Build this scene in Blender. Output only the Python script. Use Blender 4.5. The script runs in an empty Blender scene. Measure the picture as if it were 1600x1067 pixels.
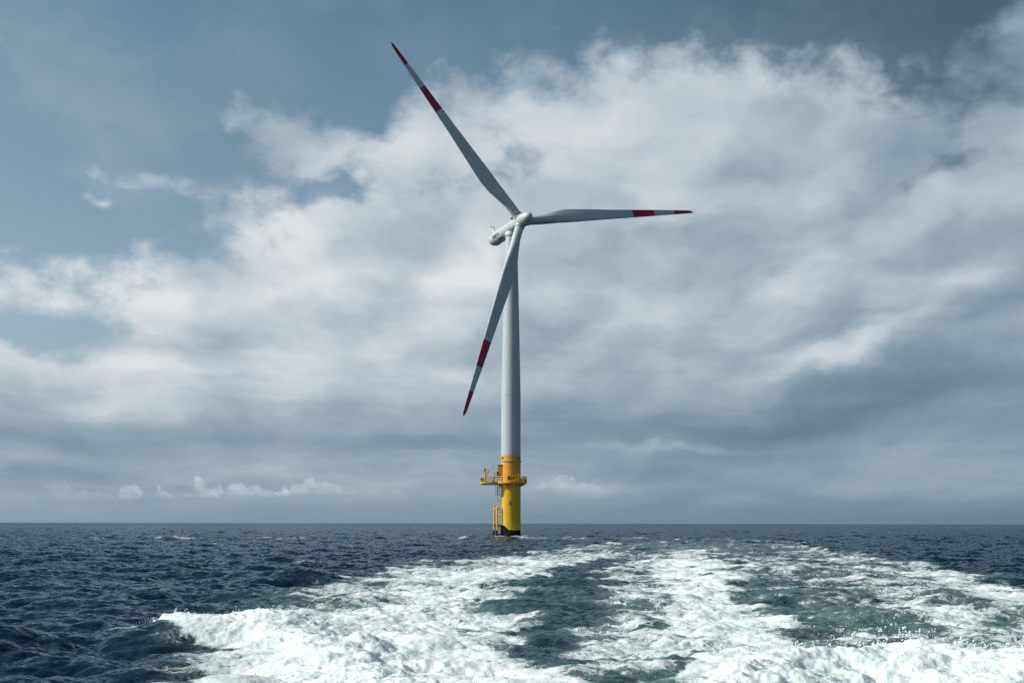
import bpy, bmesh, math, random
import numpy as np
from mathutils import Vector, Matrix

random.seed(7)
rng = np.random.default_rng(11)
S = bpy.context.scene
C = S.collection
R = math.radians

# ------------------------------------------------------------------ camera
F_PX, CAM_H = 1800.0, 2.795            # focal length in pixels of the 1600 px wide photograph, eye height over the water
PITCH = math.atan(283.9 / F_PX)
cam_data = bpy.data.cameras.new('camera')
cam = bpy.data.objects.new('camera', cam_data)
C.objects.link(cam)
cam_data.sensor_width = 36.0
cam_data.lens = 36.0 * F_PX / 1600.0
cam_data.clip_start = 0.3
cam_data.clip_end = 120000.0
cam.location = (0, 0, CAM_H)
cam.rotation_mode = 'XYZ'
cam.matrix_world = Matrix.Translation((0, 0, CAM_H)) @ Matrix.Rotation(math.pi / 2 + PITCH, 4, 'X') @ Matrix.Rotation(R(0.10), 4, 'Z')
S.camera = cam
S.view_settings.view_transform = 'Standard'
S.view_settings.look = 'None'
S.view_settings.gamma = 1.0
S.view_settings.exposure = 0.0
S.cycles.max_bounces = 6
S.cycles.diffuse_bounces = 3
S.cycles.glossy_bounces = 3
S.cycles.use_denoising = True
S.cycles.denoiser = 'OPENIMAGEDENOISE'
S.cycles.denoising_input_passes = 'RGB_ALBEDO_NORMAL'
S.cycles.denoising_prefilter = 'ACCURATE'

# ------------------------------------------------------------------ sun
SUN_DIR = Vector((-0.83, -0.12, 0.57)).normalized()
SUN_EL = math.asin(SUN_DIR.z)
SUN_ROT = math.atan2(SUN_DIR.x, SUN_DIR.y)
sd = bpy.data.lights.new('sun', 'SUN')
sd.energy = 4.3
sd.angle = R(0.5)
sd.color = (1.0, 0.95, 0.87)
sun = bpy.data.objects.new('sun', sd)
C.objects.link(sun)
sun.rotation_mode = 'QUATERNION'
sun.rotation_quaternion = SUN_DIR.to_track_quat('Z', 'Y')
sun.location = SUN_DIR * 400


# ------------------------------------------------------------------ small node-building helpers
class NT:
    def __init__(self, nt):
        self.nt = nt

    def node(self, kind, **kw):
        n = self.nt.nodes.new(kind)
        for k, v in kw.items():
            setattr(n, k, v)
        return n

    def put(self, sock, v):
        if v is None:
            return
        if isinstance(v, bpy.types.NodeSocket):
            self.nt.links.new(v, sock)
        else:
            sock.default_value = v

    def m(self, op, a, b=None, c=None, clamp=False):
        n = self.node('ShaderNodeMath', operation=op)
        n.use_clamp = clamp
        for i, v in enumerate((a, b, c)):
            self.put(n.inputs[i], v)
        return n.outputs[0]

    def vm(self, op, a, b=None, scale=None):
        n = self.node('ShaderNodeVectorMath', operation=op)
        self.put(n.inputs[0], a)
        self.put(n.inputs[1], b)
        if scale is not None:
            self.put(n.inputs['Scale'], scale)
        return n.outputs['Value'] if op in ('DOT_PRODUCT', 'LENGTH', 'DISTANCE') else n.outputs[0]

    def xyz(self, x, y, z):
        n = self.node('ShaderNodeCombineXYZ')
        for i, v in enumerate((x, y, z)):
            self.put(n.inputs[i], v)
        return n.outputs[0]

    def sep(self, v):
        n = self.node('ShaderNodeSeparateXYZ')
        self.put(n.inputs[0], v)
        return n.outputs

    def noise(self, vec, scale, detail=6, rough=0.55, dist=0.0, lac=2.0, out='Fac', dims='3D'):
        n = self.node('ShaderNodeTexNoise', noise_dimensions=dims)
        self.put(n.inputs['Vector'], vec)
        self.put(n.inputs['Scale'], scale)
        self.put(n.inputs['Detail'], detail)
        self.put(n.inputs['Roughness'], rough)
        self.put(n.inputs['Lacunarity'], lac)
        self.put(n.inputs['Distortion'], dist)
        return n.outputs[out]

    def ramp(self, v, a, b, lo=0.0, hi=1.0, smooth=True):
        n = self.node('ShaderNodeMapRange', interpolation_type='SMOOTHSTEP' if smooth else 'LINEAR')
        n.clamp = True
        for i, q in enumerate((v, a, b, lo, hi)):
            self.put(n.inputs[i], q)
        return n.outputs[0]

    def mix(self, fac, a, b, mode='MIX'):
        n = self.node('ShaderNodeMix', data_type='RGBA', blend_type=mode)
        n.clamp_factor = True
        self.put(n.inputs[0], fac)
        for sock, v in ((n.inputs[6], a), (n.inputs[7], b)):
            if isinstance(v, tuple) and len(v) == 3:
                v = v + (1.0,)
            self.put(sock, v)
        return n.outputs[2]

    def curve(self, v, pts, x0, x1, y0, y1):
        """piecewise smooth y(x) through pts, x in [x0, x1], y in [y0, y1]"""
        n = self.node('ShaderNodeFloatCurve')
        cv = n.mapping.curves[0]
        P = [((x - x0) / (x1 - x0), (y - y0) / (y1 - y0)) for x, y in pts]
        while len(cv.points) < len(P):
            cv.points.new(0.5, 0.5)
        for q, (x, y) in zip(cv.points, P):
            q.location = (x, y)
            q.handle_type = 'AUTO'
        n.mapping.update()
        t = self.m('DIVIDE', self.m('SUBTRACT', v, x0), x1 - x0, clamp=True)
        self.put(n.inputs['Value'], t)
        return self.m('MULTIPLY_ADD', n.outputs[0], y1 - y0, y0)


def lin(r, g, b):
    """sRGB 0-255 to scene linear"""
    o = []
    for c in (r, g, b):
        c /= 255.0
        o.append(c / 12.92 if c <= 0.04045 else ((c + 0.055) / 1.055) ** 2.4)
    return tuple(o)


def sky_deg(px, py):
    """azimuth and elevation, in degrees, of a point of the sky measured on the photograph"""
    dx, dy = (px - 800) / F_PX, (533.5 - py) / F_PX
    c, s = math.cos(PITCH), math.sin(PITCH)
    v = Vector((dx, c - s * dy, s + c * dy)).normalized()
    return math.degrees(math.atan2(v.x, v.y)), math.degrees(math.asin(v.z))


# ------------------------------------------------------------------ world: Nishita daylight under broken cloud
world = bpy.data.worlds.new('World')
S.world = world
world.use_nodes = True
world.cycles.sampling_method = 'MANUAL'
world.cycles.sample_map_resolution = 512
wt = world.node_tree
wt.nodes.clear()
W = NT(wt)
wout = W.node('ShaderNodeOutputWorld')
wbg = W.node('ShaderNodeBackground')
wt.links.new(wbg.outputs[0], wout.inputs[0])
sky = W.node('ShaderNodeTexSky', sky_type='NISHITA')
sky.sun_disc = False
sky.sun_elevation = SUN_EL
sky.sun_rotation = SUN_ROT
sky.altitude = 0
sky.air_density = 1.0
sky.dust_density = 1.5
sky.ozone_density = 1.2
WORLD_STRENGTH = 0.1
SKY_TINT = (1.0, 1.0, 1.0)
wbg.inputs['Strength'].default_value = WORLD_STRENGTH

tc = W.node('ShaderNodeTexCoord')
dvec = tc.outputs['Generated']
dx, dy, dz = W.sep(dvec)
hyp = W.m('SQRT', W.m('ADD', W.m('MULTIPLY', dx, dx), W.m('MULTIPLY', dy, dy)))
az = W.m('MULTIPLY', W.m('ARCTAN2', dx, dy), 180 / math.pi)
el = W.m('MULTIPLY', W.m('ARCTAN2', dz, hyp), 180 / math.pi)
# soft large-scale warp keeps every placed shape from reading as an ellipse
wa = W.xyz(W.m('MULTIPLY', az, 1.0), W.m('MULTIPLY', el, 1.5), 0.0)
warp = W.vm('SUBTRACT', W.noise(wa, 0.16, 4, 0.58, out='Color'), (0.5, 0.5, 0.5))
pw = W.vm('ADD', W.xyz(az, el, 0.0), W.vm('MULTIPLY', warp, (7.0, 3.6, 0.0)))
pwx, pwy, _z = W.sep(pw)


def blob(t, cx, cy, sx, sy, rot, amp):
    """gaussian patch: centre and half sizes measured on the photograph, turned into angles of the sky"""
    a, e = sky_deg(cx, cy)
    mp = W.node('ShaderNodeMapping', vector_type='TEXTURE')
    W.put(mp.inputs['Vector'], W.xyz(pwx, pwy, t))            # the running sum rides along in z, scaled to nothing, to keep the order
    mp.inputs['Location'].default_value = (a, e, 0)
    mp.inputs['Rotation'].default_value = (0, 0, R(rot))
    mp.inputs['Scale'].default_value = (sx * 0.0312, sy * 0.0312, 1e7)
    d2 = W.vm('DOT_PRODUCT', mp.outputs[0], mp.outputs[0])
    return W.m('POWER', 0.36788, d2)


def heap(start, specs):
    """start + every blob of specs; each sum follows its blob so the shader needs little stack"""
    t = start
    for b in specs:
        t = W.m('MULTIPLY_ADD', blob(t, *b), b[5], t)
    return t


def total(parts):
    t = parts[0]
    for p in parts[1:]:
        t = W.m('ADD', t, p)
    return t


# cloud noise: seen in perspective, streets of cloud flatten towards the horizon
flat = W.m('DIVIDE', 1.0, W.m('ADD', W.m('ABSOLUTE', el), 13.0))
cx_ = W.m('MULTIPLY', W.m('MULTIPLY', az, flat), 11.0)
cy_ = W.m('MULTIPLY', W.m('LOGARITHM', W.m('ADD', W.m('MAXIMUM', el, 0.0), 7.0), 2.71828), 13.0)
pc = W.xyz(cx_, cy_, 3.7)
pcw = W.vm('ADD', pc, W.vm('MULTIPLY', warp, (2.2, 2.2, 0.0)))
n_big = W.noise(pcw, 0.34, 5, 0.47, 0.05)
n_big2 = W.noise(W.vm('ADD', pcw, (-0.7, 0.9, 0.0)), 0.34, 4, 0.42, 0.05)
n_fine = W.noise(W.xyz(az, W.m('MULTIPLY', el, 1.35), 1.3), 0.55, 10, 0.58, 0.2)
# coverage: the cloud deck lies under a wavy upper edge; blobs add banks and open holes
edge_pts = [(-60, 14), (-27, 12.2)] + [sky_deg(x, y) for x, y in (
    (60, 418), (170, 425), (250, 388), (330, 328), (450, 305), (545, 285), (590, 215), (650, 150), (740, 110),
    (880, 95), (1010, 88), (1150, 92), (1290, 97), (1390, 122), (1470, 128), (1560, 112))] + [(27, 23.5), (60, 27)]
edge = W.curve(pwx, edge_pts, -60, 60, 0, 40)
cov0 = W.ramp(W.m('SUBTRACT', edge, pwy), -2.6, 3.6, -1.15, 1.75, smooth=False)
cover = heap(cov0, (
    # banks
    (440, 215, 115, 72, 0, 1.7), (530, 225, 90, 42, 10, 1.25), (155, 268, 48, 22, 0, 1.0), (105, 310, 40, 19, 0, 1.0), (225, 290, 48, 24, 0, 0.98), (160, 318, 30, 16, 0, 0.92), (360, 185, 30, 30, 0, 0.7),
    (285, 288, 46, 24, 0, 0.98), (5, 88, 26, 15, 0, 1.0), (1575, 45, 75, 55, 20, 1.3), (1490, 60, 50, 40, 0, 0.5),
    (160, 315, 30, 16, 0, 0.5),
    # holes
    (540, 286, 120, 26, -4, -1.2), (810, 258, 76, 56, 0, -1.35), (735, 294, 90, 30, -10, -1.1),
    (40, 520, 150, 34, -6, -2.0), (240, 510, 130, 18, -3, -1.1), (1490, 268, 110, 24, 14, -1.35), (1065, 362, 90, 32, 0, -1.15), (1230, 420, 120, 40, 0, -0.8), (860, 420, 60, 30, 0, -0.8),
    (300, 375, 50, 14, 0, -0.5), (1440, 140, 40, 24, -20, -0.6), (290, 395, 60, 12, 0, -0.35),
    (400, 540, 120, 12, 0, -0.25),
))
dens_raw = W.m('ADD', cover, W.m('MULTIPLY', W.m('SUBTRACT', n_fine, 0.5), 2.5))
dens_raw = W.m('ADD', dens_raw, W.m('MULTIPLY', W.m('SUBTRACT', n_big, 0.5), 2.2))
dens = W.ramp(dens_raw, -0.5, 1.0)
# thin high veil over the blue, thicker towards the banks
veil = W.m('MULTIPLY', W.ramp(n_big, 0.40, 0.72, 0.0, 0.20), W.ramp(dens_raw, -2.0, -0.5, 0.22, 1.0))
dens = W.m('MAXIMUM', dens, veil)

# clear sky between the clouds: Nishita, its blue greyed by sea air
hs = W.node('ShaderNodeHueSaturation')
hs.inputs['Hue'].default_value = 0.49
hs.inputs['Saturation'].default_value = 0.62
hs.inputs['Value'].default_value = 1.0
W.put(hs.inputs['Color'], sky.outputs[0])
sea_air = W.mix(W.ramp(el, 7, 26, 0, 1, False), (0.86, 0.99, 1.04), (0.52, 0.84, 0.96))
clear = W.mix(1.0, hs.outputs[0], sea_air, 'MULTIPLY')
clear = W.vm('SCALE', clear, scale=W.ramp(az, -2, 24, 1.0, 0.56))

# cloud light: how bright each part of the deck is, 0 = darkest underside, 1 = sunlit white
lum = heap(W.curve(el, [(-90, .40), (0, .40), (1.5, .45), (3.2, .46), (5.0, .46), (7.2, .58), (9.5, .62), (12, .66), (16, .66), (22, .60), (40, .55), (90, .5)], -90, 90, 0, 1), (
    (300, 600, 450, 80, 0, .14), (300, 480, 400, 90, 0, .07), (60, 440, 130, 36, 0, .30), (250, 450, 90, 26, 0, .18), (350, 350, 260, 50, 0, .08), (400, 350, 200, 40, -4, .20), (520, 420, 130, 34, 10, .14), (725, 408, 60, 44, 20, .24),
    (620, 215, 100, 60, 20, .20), (440, 200, 80, 40, 0, .02), (800, 180, 130, 60, 0, .10), (980, 190, 190, 80, 0, .14),
    (210, 565, 90, 26, -6, .20), (50, 575, 60, 26, 0, .16), (380, 460, 160, 26, 10, .04), (640, 470, 60, 46, 0, -.06), (690, 520, 110, 24, 8, .06), (560, 545, 120, 22, 0, .10),
    (690, 582, 80, 16, -6, .22), (200, 625, 160, 18, 0, .08), (430, 600, 160, 24, 0, .06),
    (250, 690, 330, 26, 0, -.08), (600, 695, 240, 22, -4, -.12), (120, 665, 160, 18, 0, -.04), (470, 740, 300, 10, 0, .09), (100, 765, 150, 14, 0, -.05),
    (1020, 685, 240, 34, -5, -.15), (1320, 635, 190, 40, 10, -.16), (1480, 575, 200, 70, 12, -.17), (1230, 665, 120, 26, 10, -.10),
    (1220, 548, 90, 30, 0, .16), (1350, 540, 150, 20, 18, .26), (1330, 565, 40, 14, 0, .10), (1420, 470, 140, 20, 22, .08), (1480, 440, 60, 16, 0, .06), (1300, 520, 120, 14, 8, -.12),
    (1060, 560, 90, 30, 0, .10), (1060, 470, 80, 40, 0, .06), (950, 450, 60, 40, 0, .08), (1300, 290, 200, 80, 20, .02), (1480, 330, 160, 120, 30, -.08), (1250, 200, 220, 80, 10, .15),
    (1080, 320, 160, 40, 0, .0), (1440, 190, 160, 50, 10, -.06), (1560, 60, 120, 70, 10, -.20), (1000, 400, 200, 50, 0, -.05), (870, 510, 60, 40, 0, -.10),
    (900, 630, 120, 40, 0, -.06), (1450, 690, 130, 22, 0, .08), (1060, 705, 90, 8, -2, .15), (880, 752, 60, 16, 0, .18), (1150, 770, 260, 14, 0, -.07),
    (1300, 740, 260, 16, 0, .02)))
shade = W.m('MULTIPLY', W.m('SUBTRACT', n_big, n_big2), W.ramp(el, 2.0, 11.0, 0.22, 0.95))
lum = W.m('ADD', lum, shade)
lum = W.m('ADD', lum, W.m('MULTIPLY', W.m('SUBTRACT', n_fine, 0.5), W.ramp(el, 2.0, 9.0, 0.03, 0.09)))
# thin layers seen edge-on low in the sky
layer = W.noise(W.vm('ADD', W.xyz(W.m('MULTIPLY', az, 0.10), W.m('MULTIPLY', el, 1.0), 9.1), W.vm('MULTIPLY', warp, (0.4, 1.2, 0.0))), 0.75, 5, 0.55, 0.3)
lum = W.m('ADD', lum, W.m('MULTIPLY', W.m('SUBTRACT', layer, 0.5), W.ramp(el, 1.0, 14.0, 0.55, 0.12)))
# towards the right of the view the deck thickens and darkens
lum = W.m('SUBTRACT', lum, W.m('MULTIPLY', W.ramp(az, -4, 26, 0, 1, False), 0.13))
# unseen dark cloud added off to the right, to cut fill on the tower
lum = W.m('SUBTRACT', lum, W.m('MULTIPLY', W.ramp(az, 26, 60), 0.32))
cr = W.node('ShaderNodeValToRGB')
cr.color_ramp.interpolation = 'B_SPLINE'
stops = [(0.0, lin(97, 121, 140)), (0.22, lin(119, 142, 158)), (0.42, lin(141, 161, 175)), (0.62, lin(173, 187, 197)), (0.82, lin(204, 211, 217)), (1.0, lin(228, 230, 232))]
cr.color_ramp.elements[0].color = stops[0][1] + (1.0,)
cr.color_ramp.elements[-1].color = stops[-1][1] + (1.0,)
for p_, c_ in stops[1:-1]:
    cr.color_ramp.elements.new(p_).color = c_ + (1.0,)
W.put(cr.inputs[0], lum)
col = W.mix(dens, clear, W.vm('SCALE', cr.outputs[0], scale=1.0 / WORLD_STRENGTH))

# small far cumulus standing on the haze over the horizon
cu_n = W.noise(W.xyz(az, W.m('MULTIPLY', el, 1.2), 7.7), 1.1, 7, 0.55, 0.3)
def cumulus(cx, base, sx, top, amp):
    a, b = sky_deg(cx, base)
    d = W.m('DIVIDE', W.m('SUBTRACT', az, a), sx * 0.0318)
    prof = W.m('POWER', 0.36788, W.m('MULTIPLY', d, d))
    hgt = W.m('MULTIPLY', prof, top * 0.0318)
    hgt = W.m('MULTIPLY', hgt, W.m('MULTIPLY_ADD', W.m('SUBTRACT', cu_n, 0.5), 3.4, 0.8))
    up = W.ramp(W.m('SUBTRACT', W.m('ADD', hgt, b), el), -0.05, 0.22)
    dn = W.ramp(W.m('SUBTRACT', el, b), -0.12, 0.22)
    return W.m('MULTIPLY', W.m('MULTIPLY', up, dn), amp)
cu = 0.0
for c_ in ((205, 781, 20, 26, .62), (250, 780, 16, 22, .55), (315, 777, 22, 32, .75), (338, 776, 10, 44, .7), (388, 776, 40, 28, .75), (442, 773, 9, 16, .5),
                                  (500, 774, 55, 22, .62), (582, 772, 12, 14, .4), (620, 772, 8, 12, .35), (880, 764, 38, 28, .55), (85, 782, 80, 26, .25)):
    cu = W.m('ADD', cumulus(*c_), cu)
cu = W.m('MULTIPLY', W.m('MINIMUM', cu, 1.0), 0.74)
cu_col = W.mix(W.ramp(cu_n, .35, .65), tuple(v / WORLD_STRENGTH for v in lin(158, 176, 190)), tuple(v / WORLD_STRENGTH for v in lin(206, 213, 217)))
col = W.mix(cu, col, cu_col)
# sea haze in the last degrees over the water
hz = W.ramp(el, 0.1, 1.7, 0.88, 0.0)
hz_col = W.mix(W.ramp(az, -24, 26, 0, 1, False), tuple(v / WORLD_STRENGTH for v in lin(138, 159, 174)), tuple(v / WORLD_STRENGTH for v in lin(103, 122, 137)))
col = W.mix(hz, col, hz_col)
W.put(wbg.inputs['Color'], col)
# resolution of the sea grid and its look
AZ_STEP, R_NEAR, R_FAR = 0.046, 1.0016, 1.0026
SLOPE_A, SLOPE_B = 0.21, 0.22
SEA_DEEP = (0.004, 0.015, 0.028)
SEA_GREEN = (0.080, 0.142, 0.132)
BX, BY = -0.195, 245.7                # foot of the turbine
GLINT = (0.49, 0.61, 0.68)            # water seen through a polariser: reflections dimmed, least in the blue
RIPPLE = 1.35
# ------------------------------------------------------------------ materials
def material(name):
    m = bpy.data.materials.new(name)
    m.use_nodes = True
    nt = m.node_tree
    b = nt.nodes['Principled BSDF']
    return m, NT(nt), b


def paint(name, col, rough=0.4, mottling=0.10, scale=0.5, streak=0.0, spec=0.4, grime=None):
    """painted steel: broad mottling of the coat, optional rain streaks and grime"""
    m, T, b = material(name)
    pos = T.node('ShaderNodeTexCoord').outputs['Object']
    n = T.noise(pos, scale, 6, 0.6)
    lo = tuple(c * (1 - mottling) for c in col)
    hi = tuple(min(1, c * (1 + mottling)) for c in col)
    c = T.mix(T.ramp(n, 0.3, 0.7), lo, hi)
    if streak:
        st = T.noise(T.vm('MULTIPLY', pos, (5.0, 5.0, 0.12)), 0.8, 5, 0.6)
        c = T.mix(T.m('MULTIPLY', T.ramp(st, 0.52, 0.75), streak), c, grime or tuple(v * 0.4 for v in col))
    T.put(b.inputs['Base Color'], c)
    T.put(b.inputs['Roughness'], T.ramp(T.noise(pos, scale * 6, 4), 0.3, 0.7, rough - 0.06, rough + 0.08))
    b.inputs['Specular IOR Level'].default_value = spec
    return m


M = {}
M['grey_white'] = paint('pale_grey_paint', (0.465, 0.50, 0.515), 0.42, 0.06, 0.25, 0.16)
M['nacelle_white'] = paint('nacelle_gelcoat', (0.53, 0.55, 0.535), 0.4, 0.05, 0.6, 0.12)
M['blade_grey'] = paint('blade_gelcoat', (0.46, 0.50, 0.515), 0.36, 0.04, 0.3)
M['red'] = paint('red_band_paint', (0.36, 0.014, 0.046), 0.4, 0.10, 0.4)
M['amber'] = paint('amber_paint', (0.72, 0.335, 0.028), 0.42, 0.08, 0.5, 0.22, grime=(0.30, 0.12, 0.02))
M['yellow'] = paint('yellow_paint', (0.74, 0.43, 0.012), 0.40, 0.08, 0.5, 0.15, grime=(0.36, 0.19, 0.02))
M['dark_steel'] = paint('dark_steel', (0.045, 0.047, 0.05), 0.5, 0.2, 2.0)
M['grey_steel'] = paint('galvanised_steel', (0.33, 0.35, 0.36), 0.45, 0.12, 3.0)
M['white'] = paint('white_plastic', (0.75, 0.76, 0.75), 0.45, 0.04, 2.0)
M['brown'] = paint('brown_box_paint', (0.085, 0.045, 0.03), 0.55, 0.2, 2.0)
M['letter'] = paint('dark_lettering', (0.02, 0.028, 0.045), 0.5, 0.05)
M['black'] = paint('black_paint', (0.008, 0.008, 0.010), 0.7, 0.1, spec=0.12)
M['buoy_red'] = paint('lifebuoy_red', (0.55, 0.05, 0.02), 0.5, 0.05)


def splash_zone():
    """yellow steel whose foot is black with fouling; the edge of the black is ragged and higher on the left"""
    m, T, b = material('yellow_paint_with_fouled_foot')
    pos = T.node('ShaderNodeTexCoord').outputs['Object']
    x, y, z = T.sep(pos)
    n = T.noise(pos, 0.5, 6, 0.6)
    c = T.mix(T.ramp(n, 0.3, 0.7), (0.69, 0.40, 0.010), (0.76, 0.465, 0.014))
    st = T.noise(T.vm('MULTIPLY', pos, (4.0, 4.0, 0.14)), 0.8, 5, 0.6)
    c = T.mix(T.m('MULTIPLY', T.ramp(st, 0.5, 0.72), 0.42), c, (0.34, 0.17, 0.02))
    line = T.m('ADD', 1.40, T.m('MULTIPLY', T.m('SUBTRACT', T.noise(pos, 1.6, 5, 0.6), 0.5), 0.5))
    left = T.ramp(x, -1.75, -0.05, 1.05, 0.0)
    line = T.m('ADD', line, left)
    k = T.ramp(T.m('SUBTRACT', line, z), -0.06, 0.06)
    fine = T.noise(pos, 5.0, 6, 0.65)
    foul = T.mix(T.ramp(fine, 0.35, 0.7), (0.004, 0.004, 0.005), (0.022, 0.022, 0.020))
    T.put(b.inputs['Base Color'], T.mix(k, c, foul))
    T.put(b.inputs['Roughness'], T.ramp(k, 0, 1, 0.42, 0.8, False))
    T.put(b.inputs['Specular IOR Level'], T.ramp(k, 0, 1, 0.4, 0.08, False))
    bp = T.node('ShaderNodeBump')
    bp.inputs['Distance'].default_value = 0.06
    T.put(bp.inputs['Strength'], T.m('MULTIPLY', k, 0.8))
    T.put(bp.inputs['Height'], fine)
    T.put(b.inputs['Normal'], bp.outputs[0])
    return m


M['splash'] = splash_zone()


# ------------------------------------------------------------------ mesh builder
class MB:
    def __init__(self):
        self.v, self.f, self.mi = [], [], []

    def add(self, verts, faces, mi=0):
        o = len(self.v)
        self.v += [tuple(p) for p in verts]
        for q in faces:
            self.f.append([i + o for i in q])
            self.mi.append(mi)
        return self

    def box(self, c, s, mi=0, rot=0.0, bev=0.0):
        cx, cy, cz = c
        hx, hy, hz = (k / 2 for k in s)
        b = min(bev, hx * .45, hy * .45, hz * .45)
        ca, sa = math.cos(rot), math.sin(rot)
        rings = []
        if b > 0:
            lev = [(-hz, b), (-hz + b, 0), (hz - b, 0), (hz, b)]
        else:
            lev = [(-hz, 0), (hz, 0)]
        vs, fs = [], []
        for z, ins in lev:
            ex, ey = hx - ins, hy - ins
            k = b * 0.6 if b > 0 else 0
            pts = [(-ex + k, -ey), (ex - k, -ey), (ex, -ey + k), (ex, ey - k), (ex - k, ey), (-ex + k, ey), (-ex, ey - k), (-ex, -ey + k)] if b > 0 else [(-ex, -ey), (ex, -ey), (ex, ey), (-ex, ey)]
            vs += [(cx + px * ca - py * sa, cy + px * sa + py * ca, cz + z) for px, py in pts]
        n = 8 if b > 0 else 4
        for l in range(len(lev) - 1):
            for i in range(n):
                j = (i + 1) % n
                fs.append([l * n + i, l * n + j, (l + 1) * n + j, (l + 1) * n + i])
        fs.append(list(range(n))[::-1])
        fs.append([(len(lev) - 1) * n + i for i in range(n)])
        return self.add(vs, fs, mi)

    def tube(self, pts, r, n=10, mi=0, closed=False, caps=True):
        """round bar along a polyline; r may be a list"""
        P = [Vector(p) for p in pts]
        rs = r if isinstance(r, (list, tuple)) else [r] * len(P)
        vs, fs = [], []
        ref = None
        for i, p in enumerate(P):
            if closed:
                d = P[(i + 1) % len(P)] - P[i - 1]
            else:
                d = P[min(i + 1, len(P) - 1)] - P[max(i - 1, 0)]
            d.normalize()
            if ref is None:
                ref = Vector((0, 0, 1)) if abs(d.z) < 0.9 else Vector((1, 0, 0))
            u = d.cross(ref)
            if u.length < 1e-4:
                u = d.orthogonal()
            u.normalize()
            w = u.cross(d)
            ref = w
            for k in range(n):
                a = 2 * math.pi * k / n
                vs.append(p + (u * math.cos(a) + w * math.sin(a)) * rs[i])
        m = len(P)
        for i in range(m if closed else m - 1):
            for k in range(n):
                a, b = i * n + k, i * n + (k + 1) % n
                c, d = ((i + 1) % m) * n + (k + 1) % n, ((i + 1) % m) * n + k
                fs.append([a, b, c, d])
        if caps and not closed:
            fs.append(list(range(n))[::-1])
            fs.append([(m - 1) * n + k for k in range(n)])
        return self.add(vs, fs, mi)

    def lathe(self, origin, axis, prof, n=64, mi=0, squash=None):
        """prof: (distance along axis, radius[, material])"""
        o, ax = Vector(origin), Vector(axis).normalized()
        ref = Vector((0, 0, 1)) if abs(ax.z) < 0.9 else Vector((1, 0, 0))
        u = ax.cross(ref).normalized()
        w = u.cross(ax)
        base = len(self.v)
        for q in prof:
            for k in range(n):
                a = 2 * math.pi * k / n
                self.v.append(tuple(o + ax * q[0] + (u * math.cos(a) + w * math.sin(a) * (squash or 1)) * max(q[1], 1e-4)))
        for i in range(len(prof) - 1):
            m_ = prof[i][2] if len(prof[i]) > 2 else mi
            for k in range(n):
                self.f.append([base + i * n + k, base + (i + 1) * n + k, base + (i + 1) * n + (k + 1) % n, base + i * n + (k + 1) % n])
                self.mi.append(m_)
        return self

    def build(self, name, mats, parent=None, angle=40, loc=None):
        me = bpy.data.meshes.new(name)
        me.from_pydata(self.v, [], self.f)
        for m_ in mats if isinstance(mats, (list, tuple)) else [mats]:
            me.materials.append(m_)
        me.polygons.foreach_set('material_index', self.mi)
        bm = bmesh.new()
        bm.from_mesh(me)
        bmesh.ops.remove_doubles(bm, verts=bm.verts, dist=2e-4)
        bmesh.ops.recalc_face_normals(bm, faces=bm.faces)
        bm.to_mesh(me)
        bm.free()
        me.polygons.foreach_set('use_smooth', [True] * len(me.polygons))
        me.set_sharp_from_angle(angle=R(angle))
        me.update()
        o = bpy.data.objects.new(name, me)
        C.objects.link(o)
        if parent is not None:
            o.parent = parent
        if loc is not None:
            o.location = loc
        return o


def letters(name, text, size, mat, parent, place, depth=0.02, bold=0.0):
    """raised lettering: flat text turned to a mesh, every vertex carried onto its surface by place(x, y, z)"""
    cu = bpy.data.curves.new(name, 'FONT')
    cu.body = text
    cu.size = size
    cu.align_x = 'CENTER'
    cu.align_y = 'CENTER'
    cu.extrude = depth / 2
    cu.offset = bold
    tmp = bpy.data.objects.new(name, cu)
    C.objects.link(tmp)
    dg = bpy.context.evaluated_depsgraph_get()
    me = bpy.data.meshes.new_from_object(tmp.evaluated_get(dg))
    bpy.data.objects.remove(tmp)
    bpy.data.curves.remove(cu)
    me.name = name
    for v in me.vertices:
        v.co = place(v.co.x, v.co.y, v.co.z + depth / 2)
    me.materials.clear()
    me.materials.append(mat)
    o = bpy.data.objects.new(name, me)
    C.objects.link(o)
    o.parent = parent
    return o
# ------------------------------------------------------------------ sea: a wind-sea spectrum turned into real wave geometry
def ocean_tile(L, N, lam_min, lam_max, lam_peak, slope, wind_deg, spread, seed):
    """height and horizontal push of a periodic L x L metre patch whose waves lie between two wavelengths"""
    g = np.random.default_rng(seed)
    k1 = 2 * np.pi * np.fft.fftfreq(N, L / N)
    kx, ky = np.meshgrid(k1, k1, indexing='xy')
    k = np.hypot(kx, ky)
    k[0, 0] = 1e-6
    th = np.arctan2(ky, kx) - np.radians(wind_deg)
    direc = np.abs(np.cos(th / 2)) ** (2 * spread) + 0.03
    P = k ** -4.0 * np.exp(-(2 * np.pi / lam_peak / k) ** 2 * 1.2) * direc
    P[(k < 2 * np.pi / lam_max) | (k > 2 * np.pi / lam_min)] = 0
    a = np.sqrt(P) * (g.standard_normal((N, N)) + 1j * g.standard_normal((N, N)))
    h = np.fft.ifft2(a).real
    sx, sy = np.fft.ifft2(1j * kx * a).real, np.fft.ifft2(1j * ky * a).real
    sc = slope / math.sqrt((sx ** 2 + sy ** 2).mean())
    px, py = np.fft.ifft2(1j * kx / k * a).real, np.fft.ifft2(1j * ky / k * a).real
    return np.stack([h, px, py], -1).astype(np.float32) * sc, L, N


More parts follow.
